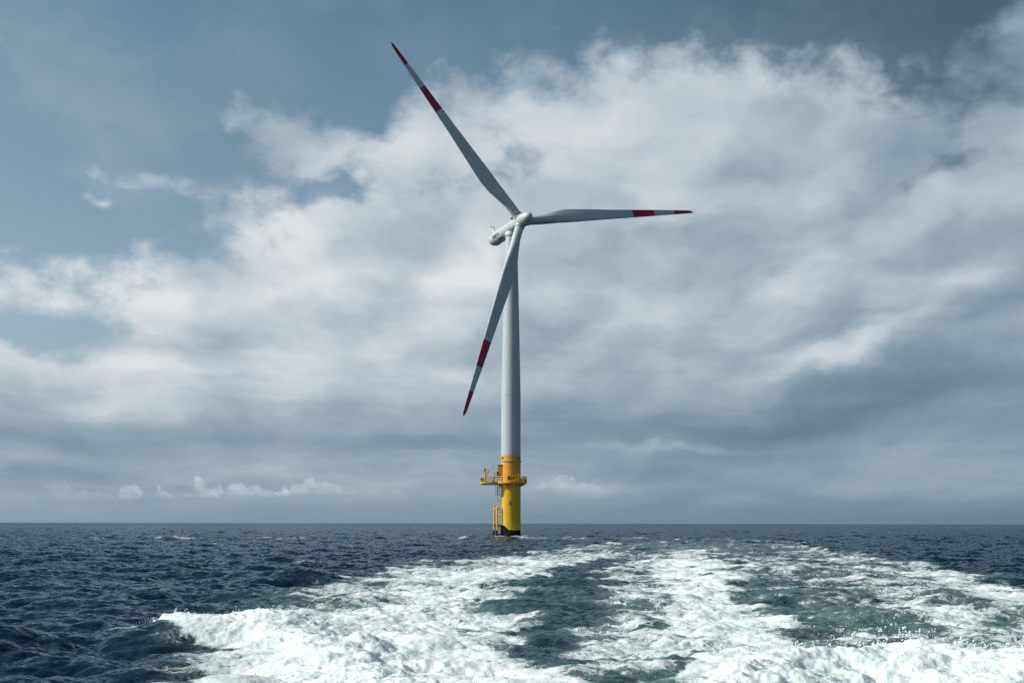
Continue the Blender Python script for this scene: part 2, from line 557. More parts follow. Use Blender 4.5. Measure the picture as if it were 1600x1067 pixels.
def sample(tile, x, y):
    A, L, N = tile
    u, v = x * (N / L), y * (N / L)
    i, j = np.floor(u).astype(np.int64), np.floor(v).astype(np.int64)
    fu, fv = (u - i).astype(np.float32)[..., None], (v - j).astype(np.float32)[..., None]
    i0, j0, i1, j1 = i % N, j % N, (i + 1) % N, (j + 1) % N
    return (A[j0, i0] * (1 - fu) + A[j0, i1] * fu) * (1 - fv) + (A[j1, i0] * (1 - fu) + A[j1, i1] * fu) * fv


_G = np.random.default_rng(5).random((512, 512)).astype(np.float32)
def vnoise(x, y):
    xi, yi = np.floor(x).astype(np.int64), np.floor(y).astype(np.int64)
    fx, fy = (x - xi).astype(np.float32), (y - yi).astype(np.float32)
    fx, fy = fx * fx * (3 - 2 * fx), fy * fy * (3 - 2 * fy)
    a, b_ = _G[yi & 511, xi & 511], _G[yi & 511, (xi + 1) & 511]
    c, d = _G[(yi + 1) & 511, xi & 511], _G[(yi + 1) & 511, (xi + 1) & 511]
    return (a * (1 - fx) + b_ * fx) * (1 - fy) + (c * (1 - fx) + d * fx) * fy


def fbm(x, y, octv=5, gain=0.5, seed=0.0):
    t, a, s = 0.0, 1.0, 0.0
    ca, sa = math.cos(0.6), math.sin(0.6)
    x, y = x + seed * 17.3, y - seed * 9.1
    for _ in range(octv):
        t = t + a * vnoise(x, y)
        s += a
        a *= gain
        x, y = (x * ca - y * sa) * 2.03 + 11.7, (x * sa + y * ca) * 2.03 + 5.3
    return t / s


def sstep(a, b_, x):
    t = np.clip((x - a) / (b_ - a), 0, 1)
    return t * t * (3 - 2 * t)


def strip(x, y, pts):
    """1 on a bent band of water through (X, Y, half width) points, easing to 0 at its edge; also which side (signed)"""
    best = np.full(x.shape, 9.0, np.float32)
    along = np.zeros(x.shape, np.float32)
    n = len(pts) - 1
    for i in range(n):
        (x0, y0, w0), (x1, y1, w1) = pts[i], pts[i + 1]
        dx_, dy_ = x1 - x0, y1 - y0
        t = np.clip(((x - x0) * dx_ + (y - y0) * dy_) / (dx_ * dx_ + dy_ * dy_), 0, 1)
        d = np.hypot(x - x0 - t * dx_, y - y0 - t * dy_) / (w0 + (w1 - w0) * t)
        m = d < best
        best = np.where(m, d, best).astype(np.float32)
        along = np.where(m, (i + t) / n, along).astype(np.float32)
    return best, along


TILE_A = ocean_tile(173.0, 1024, 1.1, 60.0, 9.0, SLOPE_A, -58, 1.6, 3)
TILE_B = ocean_tile(21.7, 1024, 0.09, 1.1, 9.0, SLOPE_B, -50, 0.8, 4)
TILE_C = ocean_tile(311.0, 512, 3.5, 30.0, 11.0, 0.052, -72, 2.5, 8)

# polar grid round the eye: fine where the picture looks, coarser elsewhere, rings growing out to the horizon
az_fine = np.radians(np.arange(-30.5, 30.5, AZ_STEP))
az_rest = np.radians(np.linspace(30.5, 329.5, 180))
AZ = np.concatenate([az_fine, az_rest])
rings = [0.5, 3, 6, 9, 11.5, 13]
while rings[-1] < 15.0:
    rings.append(rings[-1] * 1.02)
while rings[-1] < 700.0:
    rings.append(rings[-1] * (R_NEAR if rings[-1] < 120 else R_FAR))
while rings[-1] < 3500.0:
    rings.append(rings[-1] * 1.008)
while rings[-1] < 40000.0:
    rings.append(rings[-1] * 1.05)
RG = np.array(rings)
NA, NR = len(AZ), len(RG)
gx = (RG[:, None] * np.sin(AZ)[None, :]).astype(np.float64).ravel()
gy = (RG[:, None] * np.cos(AZ)[None, :]).astype(np.float64).ravel()
gr = np.repeat(RG, NA)


def wake(x, y):
    """foam cover, churned water, thick foam and swell raised by the boat, all as places on the water (metres)"""
    foam = np.zeros(x.shape, np.float32)
    churn = np.zeros(x.shape, np.float32)
    thick = np.zeros(x.shape, np.float32)
    lift = np.zeros(x.shape, np.float32)
    near = (y > 12) & (np.hypot(x, y) < 420) & (np.abs(x) < 130)
    X, Y = x[near], y[near]
    wx = X + (fbm(X * 0.35, Y * 0.35, 4, 0.55, 1) - 0.5) * (1.2 + Y * 0.035) * 1.6
    wy = Y + (fbm(X * 0.22, Y * 0.22, 4, 0.55, 2) - 0.5) * (3.0 + Y * 0.07) * 1.6
    f = np.zeros(X.shape, np.float32)
    t = np.zeros(X.shape, np.float32)
    c = np.zeros(X.shape, np.float32)
    l = np.zeros(X.shape, np.float32)

    def band(pts, amp, soft=0.45, wobble=True):
        d, s = strip(wx if wobble else X, wy if wobble else Y, pts)
        return (1 - sstep(1 - soft, 1 + soft, d)) * amp, d, s

    def over(v):
        nonlocal f
        f = np.maximum(f, v)
    # broad churned field between the outer edges of the wake
    body, _, _ = band([(4, 14, 7), (5, 21, 8.5), (5, 28, 11), (5, 36, 13.2), (6, 45, 14.3), (9.5, 65, 15), (15, 100, 15.5), (22, 140, 13), (28, 165, 9)], 1.0, 0.25)
    c = np.maximum(c, body * 0.75)
    over(body * 0.31)
    # left band
    v, _, _ = band([(-2.2, 14, 3.5), (-2.6, 24, 4.0), (-3.6, 36, 3.8), (-4.2, 45, 4.4), (-3.0, 62, 5.2), (0.5, 80, 6.0), (4.5, 100, 6.5), (9, 125, 5.0), (14, 158, 2.5)], 0.49, 0.5)
    over(v)
    v, _, _ = band([(-2.0, 18, 3.0), (-2.8, 26, 3.0), (-3.6, 36, 2.6), (-3.2, 45, 2.8), (-1.5, 62, 2.8), (2, 84, 3)], 0.63, 0.7)
    over(v)
    v, _, _ = band([(-1.8, 15, 3.2), (-2.8, 24, 3.0), (-3.8, 29, 2.4), (-4.4, 33, 1.6)], 0.86, 0.6)
    over(v)
    # right-centre band
    v, _, _ = band([(4.5, 16, 2.5), (4.8, 26, 1.6), (5.8, 34, 1.5), (7.4, 44, 1.8), (9.8, 62, 2.5), (13.5, 86, 3.2), (18.2, 118, 2.6)], 0.64, 0.7)
    over(v)
    v, _, _ = band([(5.0, 24, 1.4), (6.2, 34, 1.2), (7.6, 44, 1.2), (10, 62, 1.5), (14, 88, 1.8)], 0.82, 0.8)
    over(v)
    # bubbly water close astern
    v, _, _ = band([(3.0, 14, 2.6), (3.2, 22, 2.4), (3.6, 29, 2.0)], 0.50, 0.6)
    over(v)
    c = np.maximum(c, np.minimum(body, 1) * (0.75 + 0.45 * sstep(60, 28, Y)))
    v, _, _ = band([(2.2, 20, 0.5), (3.0, 23.5, 0.45), (4.2, 25.8, 0.4)], 1.0, 0.8)
    f = f * (1 - 0.5 * v)
    # outer right edge, breaking here and there
    v, _, _ = band([(17, 34, 2.2), (19, 44, 2.6), (22, 60, 2.6), (26, 84, 3.2), (31, 120, 3.0), (36.5, 160, 2.4)], 0.47, 0.8)
    over(v)
    v, _, _ = band([(13, 36, 2.0), (14.5, 46, 2.0), (17, 60, 2.4)], 0.46, 0.8)
    over(v)
    v, _, _ = band([(12, 30, 2.6), (13, 44, 3.4), (16, 62, 4.0), (19, 84, 4)], 0.40, 0.6)
    over(v)
    v, _, _ = band([(-9.3, 33.0, 0.8), (-7.7, 30.5, 1.3), (-6.2, 27.5, 1.2), (-4.8, 24, 1.1), (-3.6, 20, 1.2)], 0.33, 0.8)
    over(v)
    v, _, _ = band([(2.6, 24, 0.7), (2.6, 28, 1.0), (3.3, 34, 1.3), (4.0, 41, 1.5), (6.4, 60, 1.9), (10.5, 90, 2)], 0.42, 0.7)
    over(v)
    # dark slick tongue and the clean troughs
    v, _, _ = band([(1.2, 20, 0.55), (1.05, 23.5, 0.65), (0.85, 27, 0.8), (0.6, 31, 1.0), (1.0, 37, 1.1), (1.5, 45.8, 1.35), (3.9, 66, 1.5), (8.0, 92, 1.6)], 1.0, 0.5)
    f = f * (1 - 0.86 * v)
    c = c * (1 - 0.6 * v)
    v, _, _ = band([(10.0, 32, 2.0), (10.5, 42, 2.2), (12.5, 58, 2.2)], 1.0, 0.6)
    f = f * (1 - 0.30 * v)
    f = f * (1 - 0.24 * sstep(60, 140, Y))
    # old track curving off behind the turbine
    v, _, _ = band([(40, 172, 4), (36, 196, 6), (22, 212, 6), (2, 216, 6), (-30, 210, 4), (-70, 204, 4.5), (-110, 198, 5)], 0.30, 0.6)
    over(v)
    # skirt of foam round the pile
    dp = np.hypot(X - BX, Y - BY)
    over(np.where(dp < 7, 0.62 * (1 - sstep(2.3, 6.5, dp)), 0).astype(np.float32))
    # whitecaps
    for cx, cy, rx, ry in ((-14.6, 81, 1.0, 1.6), (-13.5, 79.5, 0.6, 1.2), (-38, 150, 0.8, 2), (30, 58, 0.6, 0.8), (24, 63, 1.0, 1.2)):
        d = np.hypot((X - cx) / rx, (Y - cy) / ry)
        over(np.where(d < 2, 0.74 * (1 - sstep(0.2, 1.6, d)), 0).astype(np.float32))
    # breaking crests: ridges of thick foam
    def crest(pts, height, amp=1.0, soft=0.35):
        nonlocal t, l
        d, s = strip(X + (fbm(X * 0.9, Y * 0.9, 4, 0.6, 3) - 0.5) * 1.3, Y + (fbm(X * 0.9, Y * 0.9, 4, 0.6, 4) - 0.5) * 1.6, pts)
        k = 1 - sstep(1 - soft, 1 + soft, d)
        t = np.maximum(t, k * amp)
        l = l + np.exp(-(d * 1.5) ** 2) * height
        over(np.minimum(k * 1.2, 1.0))
    crest([(-9.5, 33.6, 0.45), (-8.4, 32.8, 1.7), (-6.8, 31.2, 2.1), (-5.4, 28.8, 1.7), (-4.1, 26.0, 1.4), (-2.7, 22.5, 1.6), (-1.8, 16, 1.9)], 0.32)
    crest([(-1.5, 24, 1.2), (-0.6, 20, 1.6), (0, 16, 2)], 0.0, 0.55, 0.8)
    crest([(3.6, 19.0, 1.2), (4.8, 22.0, 1.3), (6.4, 23.7, 1.4), (8.6, 23.4, 2.0), (11.0, 23.2, 2.4), (14.0, 22.6, 3.0), (18, 21, 4)], 0.34)
    crest([(5, 15, 3.5), (9, 18, 4.0), (15, 17, 5)], 0.12)
    # smooth boat waves beside the wake
    def ridge(pts, height):
        nonlocal l
        d, s = strip(X, Y, pts)
        l = l + np.exp(-(d * 1.2) ** 2) * height * 0.62 * (0.7 + 0.6 * fbm(X * 0.5, Y * 0.5, 3, 0.5, 14)) * np.clip(np.minimum(s, 1 - s) * 6, 0, 1)
    ridge([(-15, 33, .9), (-11.5, 33.5, 1.2), (-8.5, 31.5, 1.2), (-6.5, 28, 1.0)], 0.06)
    ridge([(-12.5, 27.6, .8), (-9.6, 28.4, 1.0), (-7.6, 26.5, 0.9), (-6, 23, .8)], 0.12)
    ridge([(-11, 24.2, .7), (-8.4, 24.8, .9), (-6.4, 22.6, .7)], 0.12)
    ridge([(-9, 45, 1.2), (-6, 44, 1.4), (-3.5, 41, 1.2)], 0.25)
    ridge([(-16, 58, 1.5), (-11, 57, 2), (-7, 53, 1.5)], 0.28)
    ridge([(14, 43, 1.5), (17.5, 46, 1.8), (22, 45, 1.6), (27, 42, 1.6)], 0.42)
    ridge([(12, 34, 1.3), (15, 36.5, 1.5), (19, 35.5, 1.5)], 0.34)
    ridge([(22, 66, 2), (27, 68, 2.2), (33, 64, 2)], 0.35)
    foam[near], churn[near], thick[near], lift[near] = f, c, t, l
    return foam, churn, thick, lift


oa = sample(TILE_A, gx, gy)
# second reading of the same sea, turned and stretched, hides the repeat of the patch
ca_, sa_ = math.cos(0.5), math.sin(0.5)
ob = sample(TILE_A, (gx * ca_ - gy * sa_) * 1.37 + 31, (gx * sa_ + gy * ca_) * 1.37 + 57)
oc = sample(TILE_B, gx, gy)
od = sample(TILE_C, gx, gy)
H = (oa[:, 0] * 0.78 + ob[:, 0] * 0.42 + od[:, 0]).astype(np.float64)
PX = oa[:, 1] * 0.78 + (ob[:, 1] * ca_ + ob[:, 2] * sa_) * 0.42 + od[:, 1]
PY = oa[:, 2] * 0.78 + (-ob[:, 1] * sa_ + ob[:, 2] * ca_) * 0.42 + od[:, 2]
foam, churn, thick, lift = wake(gx, gy)
calm = (1 - 0.35 * churn) * (1 - 0.45 * thick)
rip = 0.75 + 0.5 * fbm(gx * 0.06, gy * 0.06, 3, 0.5, 6)
rip = rip * (1 - 0.65 * thick)
H = H * calm + oc[:, 0] * rip + lift
PX = PX * calm + oc[:, 1] * rip
PY = PY * calm + oc[:, 2] * rip
# churned water is lumpy, thick foam lumpier
near = (gr < 200) & ((churn > 0.01) | (foam > 0.01) | (thick > 0.01))
nx, ny = gx[near], gy[near]
lump = (fbm(nx * 0.8, ny * 0.8, 4, 0.55, 7) - 0.5)
lump2 = (fbm(nx * 2.6, ny * 2.6, 5, 0.62, 8) - 0.5)
bil = 1 - np.abs(2 * fbm(nx * 1.5, ny * 1.5, 5, 0.6, 9) - 1)
H[near] += churn[near] * (lump * 0.34 + lump2 * 0.07) + thick[near] * (lump * 0.09 + lump2 * 0.035 + (bil - 0.6) * 0.02 + (fbm(nx * 8, ny * 8, 4, 0.7, 12) - 0.5) * 0.06) + np.clip(foam[near] - 0.3, 0, 1) * lump2 * 0.05
far_fade = np.clip((6000 - gr) / 3500, 0, 1)
H *= far_fade
vx, vy = gx + PX * -1.1 * far_fade, gy + PY * -1.1 * far_fade
SEA = np.stack([vx, vy, H], -1).astype(np.float32)


def grid_mesh(name, co, na, nr, attrs, mat, wrap=True, faces=None):
    me = bpy.data.meshes.new(name)
    if faces is None:
        i = np.arange(nr - 1)[:, None] * na
        j = np.arange(na if wrap else na - 1)[None, :]
        j1 = (j + 1) % na
        q = np.stack([i + j, i + na + j, i + na + j1, i + j1], -1).reshape(-1, 4)
    else:
        q = faces
    me.vertices.add(len(co))
    me.vertices.foreach_set('co', np.ascontiguousarray(co, np.float32).ravel())
    me.loops.add(q.size)
    me.loops.foreach_set('vertex_index', q.astype(np.int32).ravel())
    me.polygons.add(len(q))
    me.polygons.foreach_set('loop_start', np.arange(0, q.size, 4, dtype=np.int32))
    me.polygons.foreach_set('use_smooth', np.ones(len(q), bool))
    for an, av in attrs.items():
        at_ = me.attributes.new(an, 'FLOAT', 'POINT')
        at_.data.foreach_set('value', np.ascontiguousarray(av, np.float32))
    me.materials.append(mat)
    me.update(calc_edges=True)
    me.validate()
    o = bpy.data.objects.new(name, me)
    C.objects.link(o)
    return o


def sea_material():
    m, T, b = material('sea_water')
    nt = m.node_tree
    pos = T.node('ShaderNodeNewGeometry').outputs['Position']
    def attr(n):
        a = T.node('ShaderNodeAttribute', attribute_type='GEOMETRY', attribute_name=n)
        return a.outputs['Fac']
    fo, ch, th = attr('foam'), attr('churn'), attr('thick')
    flat_ = T.vm('MULTIPLY', pos, (1, 1, 0.35))
    # lace: foam drawn out into cells and threads
    warpv = T.vm('MULTIPLY', T.vm('SUBTRACT', T.noise(flat_, 0.9, 4, 0.6, out='Color'), (0.5, 0.5, 0.5)), (1.6, 1.6, 0.4))
    pw_ = T.vm('ADD', flat_, warpv)
    n1 = T.noise(pw_, 0.62, 10, 0.68, 0.5)
    n2 = T.noise(pw_, 3.6, 7, 0.66, 0.9)
    rid = T.m('SUBTRACT', 1.0, T.m('MULTIPLY', T.m('ABSOLUTE', T.m('SUBTRACT', n2, 0.5)), 4.6))
    grain = T.noise(pw_, 12.0, 5, 0.68)
    wide = T.m('MULTIPLY_ADD', T.m('SUBTRACT', n1, 0.5), 3.1, 0.5)
    lace = T.m('ADD', T.m('ADD', T.m('MULTIPLY', wide, 0.50), T.m('MULTIPLY', rid, 0.34)), T.m('MULTIPLY', grain, 0.22))
    lace = T.m('ADD', lace, T.m('MULTIPLY', T.m('SUBTRACT', T.noise(flat_, 0.11, 3, 0.5), 0.5), 0.5))
    over_ = T.m('SUBTRACT', lace, T.m('SUBTRACT', 1.0, T.m('MULTIPLY', fo, 1.02)))
    edge_ = T.ramp(over_, 0.0, 0.05)
    sheet = T.ramp(over_, -0.20, 0.35, 0.0, 0.32)                 # thin milky film round the threads
    cover_ = T.m('MAXIMUM', T.m('MULTIPLY', edge_, T.ramp(over_, 0.0, 0.35, 0.62, 1.0)), sheet)
    cover_ = T.m('MULTIPLY', cover_, T.ramp(fo, 0.04, 0.24))
    cover_ = T.m('MAXIMUM', cover_, T.m('MULTIPLY', T.ramp(th, 0.30, 0.75), T.ramp(T.noise(pos, 0.9, 7, 0.65, 0.6), 0.25, 0.48, 0.72, 1.0)))
    # water body: near-black blue, green where bubbles hang in it
    milky = T.m('MULTIPLY', ch, T.ramp(T.noise(flat_, 0.45, 6, 0.6, 0.4), 0.24, 0.62))
    milky = T.m('ADD', milky, T.m('MULTIPLY', T.ramp(fo, 0.55, 1.0), 0.5), clamp=True)
    body = T.mix(milky, SEA_DEEP, SEA_GREEN)
    foam_c = T.mix(T.ramp(T.noise(pos, 1.1, 7, 0.65, 0.5), 0.28, 0.62), (0.62, 0.74, 0.70), (0.87, 0.885, 0.88))
    T.put(b.inputs['Base Color'], foam_c)
    b.inputs['Roughness'].default_value = 0.7
    b.inputs['Subsurface Weight'].default_value = 0.55              # light wanders between the bubbles
    b.inputs['Subsurface Radius'].default_value = (1.0, 1.0, 1.0)
    b.inputs['Subsurface Scale'].default_value = 0.12
    b.inputs['Specular IOR Level'].default_value = 0.15
    # capillary ripples and the grain of the foam
    r1 = T.noise(T.vm('MULTIPLY', pos, (1.0, 1.3, 1.0)), 9.0, 4, 0.6)
    rip_ = T.vm('SUBTRACT', T.noise(T.vm('MULTIPLY', pos, (1.0, 1.25, 1.0)), 3.2, 3, 0.62, out='Color'), (0.5, 0.5, 0.5))
    geo_n = T.node('ShaderNodeNewGeometry').outputs['Normal']
    still = T.m('SUBTRACT', 1.0, cover_)
    rip_ = T.vm('SCALE', T.vm('MULTIPLY', rip_, (1.0, 1.0, 0.0)), scale=T.m('MULTIPLY', still, RIPPLE))
    nrm = T.vm('NORMALIZE', T.vm('ADD', geo_n, rip_))
    bp = T.node('ShaderNodeBump')
    T.put(bp.inputs['Normal'], nrm)
    bp.inputs['Strength'].default_value = 0.5
    bp.inputs['Distance'].default_value = 0.012
    T.put(bp.inputs['Height'], r1)
    fb = T.node('ShaderNodeBump')
    T.put(fb.inputs['Strength'], T.m('MULTIPLY', cover_, 0.7))
    fb.inputs['Distance'].default_value = 0.03
    T.put(fb.inputs['Height'], T.noise(pos, 6.0, 6, 0.65))
    T.put(fb.inputs['Normal'], bp.outputs[0])
    T.put(b.inputs['Normal'], fb.outputs[0])
    deep = T.node('ShaderNodeBsdfDiffuse')
    T.put(deep.inputs['Color'], body)
    gl = T.node('ShaderNodeBsdfGlossy')
    gl.inputs['Color'].default_value = GLINT + (1.0,)
    gl.inputs['Roughness'].default_value = 0.09
    T.put(gl.inputs['Normal'], bp.outputs[0])
    fr = T.node('ShaderNodeFresnel')
    fr.inputs['IOR'].default_value = 1.33
    T.put(fr.inputs['Normal'], bp.outputs[0])
    wat = T.node('ShaderNodeMixShader')
    T.put(wat.inputs[0], fr.outputs[0])
    nt.links.new(deep.outputs[0], wat.inputs[1])
    nt.links.new(gl.outputs[0], wat.inputs[2])
    fin = T.node('ShaderNodeMixShader')
    T.put(fin.inputs[0], cover_)
    nt.links.new(wat.outputs[0], fin.inputs[1])
    nt.links.new(b.outputs[0], fin.inputs[2])
    nt.links.new(fin.outputs[0], nt.nodes['Material Output'].inputs['Surface'])
    return m


mat_sea = sea_material()
qi = np.arange(NR - 1)[:, None] * NA
qj = np.arange(NA)[None, :]
quads = np.stack([qi + qj, qi + (qj + 1) % NA, qi + NA + (qj + 1) % NA, qi + NA + qj], -1).reshape(-1, 4)
solid = thick[quads].mean(1) > 0.45


def patch(name, pick):
    q = quads[pick]
    used, inv = np.unique(q, return_inverse=True)
    return grid_mesh(name, SEA[used], 0, 0, {'foam': foam[used], 'churn': churn[used], 'thick': thick[used]}, mat_sea, faces=inv.reshape(-1, 4))


sea = patch('sea', ~solid)
sea['kind'] = 'structure'
foam_mass = patch('breaking_foam', solid)
foam_mass['kind'] = 'stuff'
foam_mass['label'] = 'thick white foam breaking along the crests of the boat wake'
foam_mass['category'] = 'foam'

# spray: drops thrown up from the breaking crests
def ico():
    t = (1 + 5 ** .5) / 2
    v = np.array([(-1, t, 0), (1, t, 0), (-1, -t, 0), (1, -t, 0), (0, -1, t), (0, 1, t), (0, -1, -t), (0, 1, -t), (t, 0, -1), (t, 0, 1), (-t, 0, -1), (-t, 0, 1)], np.float32)
    f = np.array([(0, 11, 5), (0, 5, 1), (0, 1, 7), (0, 7, 10), (0, 10, 11), (1, 5, 9), (5, 11, 4), (11, 10, 2), (10, 7, 6), (7, 1, 8), (3, 9, 4), (3, 4, 2), (3, 2, 6), (3, 6, 8), (3, 8, 9), (4, 9, 5), (2, 4, 11), (6, 2, 10), (8, 6, 7), (9, 8, 1)])
    return v / np.linalg.norm(v[0]), f


cand = np.flatnonzero((thick > 0.30) & (gr < 60) & (np.abs(np.arctan2(gx, gy)) < 0.53))
wgt = (0.25 + 2.0 * (np.abs(thick[cand] - 0.5) < 0.25)) * gr[cand] ** 2      # cell area grows with range
pick = rng.choice(cand, 15000, p=wgt / wgt.sum())
P0 = SEA[pick] + rng.normal(0, 0.05, (len(pick), 3)).astype(np.float32)
P0[:, 2] += rng.exponential(0.05, len(pick)) + 0.01
rad = np.clip(rng.lognormal(math.log(0.005), 0.45, len(pick)), 0.002, 0.016)
bursts = []
for (bx_, by_, n, sp, hh, big) in ((7.6, 26.3, 150, 0.7, 0.42, 0.014), (8.6, 27.0, 90, 0.9, 0.62, 0.014), (9.4, 26.4, 70, 0.7, 0.36, 0.012), (6.0, 26.2, 60, 0.5, 0.22, 0.011), (11.2, 26.4, 80, 0.8, 0.45, 0.012),
                                   (13.4, 26.8, 220, 1.0, 0.5, 0.012), (14, 40, 60, 1.6, 0.9, 0.016), (-9.4, 34.0, 160, 0.6, 0.26, 0.011), (-8.0, 34.2, 140, 1.0, 0.26, 0.011), (-5.6, 32.6, 90, 1.0, 0.22, 0.011), (-4.2, 31.8, 160, 0.9, 0.2, 0.01), (2.9, 28.5, 160, 0.6, 0.22, 0.011)):
    th_ = rng.random(n) * 6.283
    rr = np.abs(rng.normal(0, sp, n))
    z = rng.exponential(hh * 0.6, n) * np.exp(-(rr / sp) ** 2 * 0.5)
    i = [int(np.argmin((gx[cand] - bx_) ** 2 + (gy[cand] - by_) ** 2))]
    z0 = float(SEA[cand[i[0]], 2])
    bursts.append(np.concatenate([np.stack([bx_ + rr * np.cos(th_), by_ + rr * np.sin(th_) * 0.8, z0 + z], 1), np.clip(rng.lognormal(math.log(big * 0.62), 0.6, n), 0.003, 0.03)[:, None]], 1))
# jets: torn threads of water, drops strung along short arcs
for cx_j, cy_j, nj, spread, reach in ((7.8, 25.6, 46, 0.9, 0.55), (9.6, 25.6, 26, 0.9, 0.40), (12.6, 25.4, 30, 1.6, 0.45), (5.6, 25.2, 18, 0.7, 0.25), (-9.3, 34.2, 30, 0.6, 0.32), (-8.0, 34.2, 26, 1.0, 0.30), (-6.2, 33.0, 18, 1.0, 0.25), (-4.8, 30.2, 14, 1.0, 0.2)):
    for _ in range(nj):
        ox, oy = cx_j + rng.normal(0, spread), cy_j + rng.normal(0, 0.35)
        q_ = int(np.argmin((gx[cand] - ox) ** 2 + (gy[cand] - oy) ** 2))
        z0 = float(SEA[cand[q_], 2])
        vx_, vy_, vz_ = rng.normal(0, 0.35) * reach, rng.normal(0, 0.2) * reach, reach * rng.uniform(0.3, 1.3)
        k = int(rng.integers(8, 26))
        t_j = np.sort(rng.random(k)) * rng.uniform(0.6, 1.5)
        p_j = np.stack([ox + vx_ * t_j, oy + vy_ * t_j, z0 + vz_ * (t_j - 0.55 * t_j ** 2)], 1) + rng.normal(0, 0.012, (k, 3))
        r_j = np.clip(rng.lognormal(math.log(0.010), 0.5, k) * (1.25 - 0.6 * t_j / 1.5), 0.003, 0.03)
        bursts.append(np.concatenate([p_j, r_j[:, None]], 1))
bursts = np.concatenate(bursts)
PP = np.concatenate([P0, bursts[:, :3]]).astype(np.float32)
RR = np.concatenate([rad, bursts[:, 3]]).astype(np.float32)
iv, if_ = ico()
co = (PP[:, None, :] + iv[None] * RR[:, None, None] * rng.uniform(0.7, 1.3, (len(PP), 1, 3)).astype(np.float32)).reshape(-1, 3)
tri = (np.arange(len(PP))[:, None, None] * 12 + if_[None]).reshape(-1, 3)
me = bpy.data.meshes.new('spray')
me.vertices.add(len(co))
me.vertices.foreach_set('co', co.ravel())
me.loops.add(tri.size)
me.loops.foreach_set('vertex_index', tri.astype(np.int32).ravel())
me.polygons.add(len(tri))
me.polygons.foreach_set('loop_start', np.arange(0, tri.size, 3, dtype=np.int32))
me.polygons.foreach_set('use_smooth', np.ones(len(tri), bool))
me.update(calc_edges=True)
me.materials.append(paint('spray_water', (0.86, 0.88, 0.88), 0.3, 0.03, 2.0))
spray = bpy.data.objects.new('spray', me)
C.objects.link(spray)
spray['kind'] = 'stuff'
spray['label'] = 'white drops of spray flying above the breaking wake'
spray['category'] = 'spray'
# ------------------------------------------------------------------ the wind turbine
turbine = bpy.data.objects.new('wind_turbine', None)
C.objects.link(turbine)
turbine.location = (BX, BY, 0)
turbine['label'] = 'offshore wind turbine with red banded white blades on a yellow pile standing in the sea'
turbine['category'] = 'wind turbine'

# foundation: transition piece from under the water to the tower flange
b = MB()
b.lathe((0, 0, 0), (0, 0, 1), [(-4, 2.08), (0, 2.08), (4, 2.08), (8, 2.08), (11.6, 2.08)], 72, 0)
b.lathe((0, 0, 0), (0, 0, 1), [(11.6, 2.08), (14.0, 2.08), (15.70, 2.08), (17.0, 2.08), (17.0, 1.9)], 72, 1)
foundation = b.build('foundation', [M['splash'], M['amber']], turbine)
b = MB()
b.lathe((0, 0, 0), (0, 0, 1), [(15.70, 2.085), (15.70, 2.26), (15.86, 2.26), (15.86, 2.085)], 72)
for k in range(28):
    a = 2 * math.pi * k / 28
    b.tube([(2.19 * math.cos(a), 2.19 * math.sin(a), 15.86), (2.19 * math.cos(a), 2.19 * math.sin(a), 15.95)], 0.035, 6)
b.build('flange_ring', M['grey_steel'], foundation)
for k, ang in enumerate((-146, -34, 40, 140)):
    a = R(ang)
    b = MB()
    b.box((2.10 * math.cos(a), 2.10 * math.sin(a), 16.45), (0.22, 0.42, 0.42), 0, a, 0.05)
    b.box((2.24 * math.cos(a), 2.24 * math.sin(a), 16.45), (0.10, 0.2, 0.2), 0, a, 0.03)
    b.build('lifting_lug', M['dark_steel'], foundation)

# small marking plate on the pile
b = MB()
b.box((-0.12, -2.11, 7.1), (0.58, 0.06, 0.80), 0, 0, 0.01)
b.box((-0.12, -2.148, 7.1), (0.50, 0.012, 0.72), 1)
plate = b.build('marking_plate', [M['grey_steel'], M['brown']], foundation)
b = MB()
b.box((-0.08, -2.160, 7.18), (0.16, 0.010, 0.36), 0)
b.box((-0.18, -2.160, 7.02), (0.16, 0.010, 0.12), 0)
b.build('plate_mark', M['white'], plate)

# boat landing: two fender tubes tied back to the pile, ladder between them
FA, FB = Vector((-3.50, 0.35, 0)), Vector((-2.86, -1.30, 0))
for q in (FA, FB):
    n_ = q.normalized()
    b = MB()
    b.tube([q + Vector((0, 0, -3)), q + Vector((0, 0, 1.6)), q + Vector((0, 0, 6.30)), q + Vector((0, 0, 6.45))], [0.17, 0.17, 0.17, 0.13], 14, 0)
    fd = b.build('boat_fender', M['yellow'], foundation)
    b = MB()
    for k in range(6):
        z = -0.6 + 0.34 * k
        b.tube([q + n_ * 0.05 + Vector((0, 0, z)), q + n_ * 0.05 + Vector((0, 0, z + 0.27))], 0.235, 12)
    b.build('rubber_sleeve', M['black'], fd)
for z, w in ((5.85, 0.11), (2.35, 0.13), (0.5, 0.13)):
    b = MB()
    for q in (FA, FB):
        b.tube([q + Vector((0, 0, z)), q.normalized() * 2.05 + Vector((0, 0, z))], w, 10)
    b.tube([FA + Vector((0, 0, z)), FB + Vector((0, 0, z))], w * 0.9, 10)
    b.build('landing_brace', M['yellow'] if z > 4 else M['black'], foundation)
b = MB()
LA, LB = Vector((-2.80, -0.15, 0)), Vector((-2.36, -0.92, 0))
for q in (LA, LB):
    b.tube([q + Vector((0, 0, -1.5)), q + Vector((0, 0, 12.5))], 0.075, 10, 0)
for k in range(44):
    z = -1.0 + 0.30 * k
    b.tube([LA + Vector((0, 0, z)), LB + Vector((0, 0, z))], 0.028, 6, 0)
ladder = b.build('access_ladder', [M['amber']], foundation)
b = MB()
mid = (LA + LB) / 2
out = mid.normalized()
side = (LB - LA).normalized()
hoop = []
for k in range(9):
    t = math.pi * k / 8
    hoop.append(mid - side * 0.40 * math.cos(t) + out * 0.62 * math.sin(t))
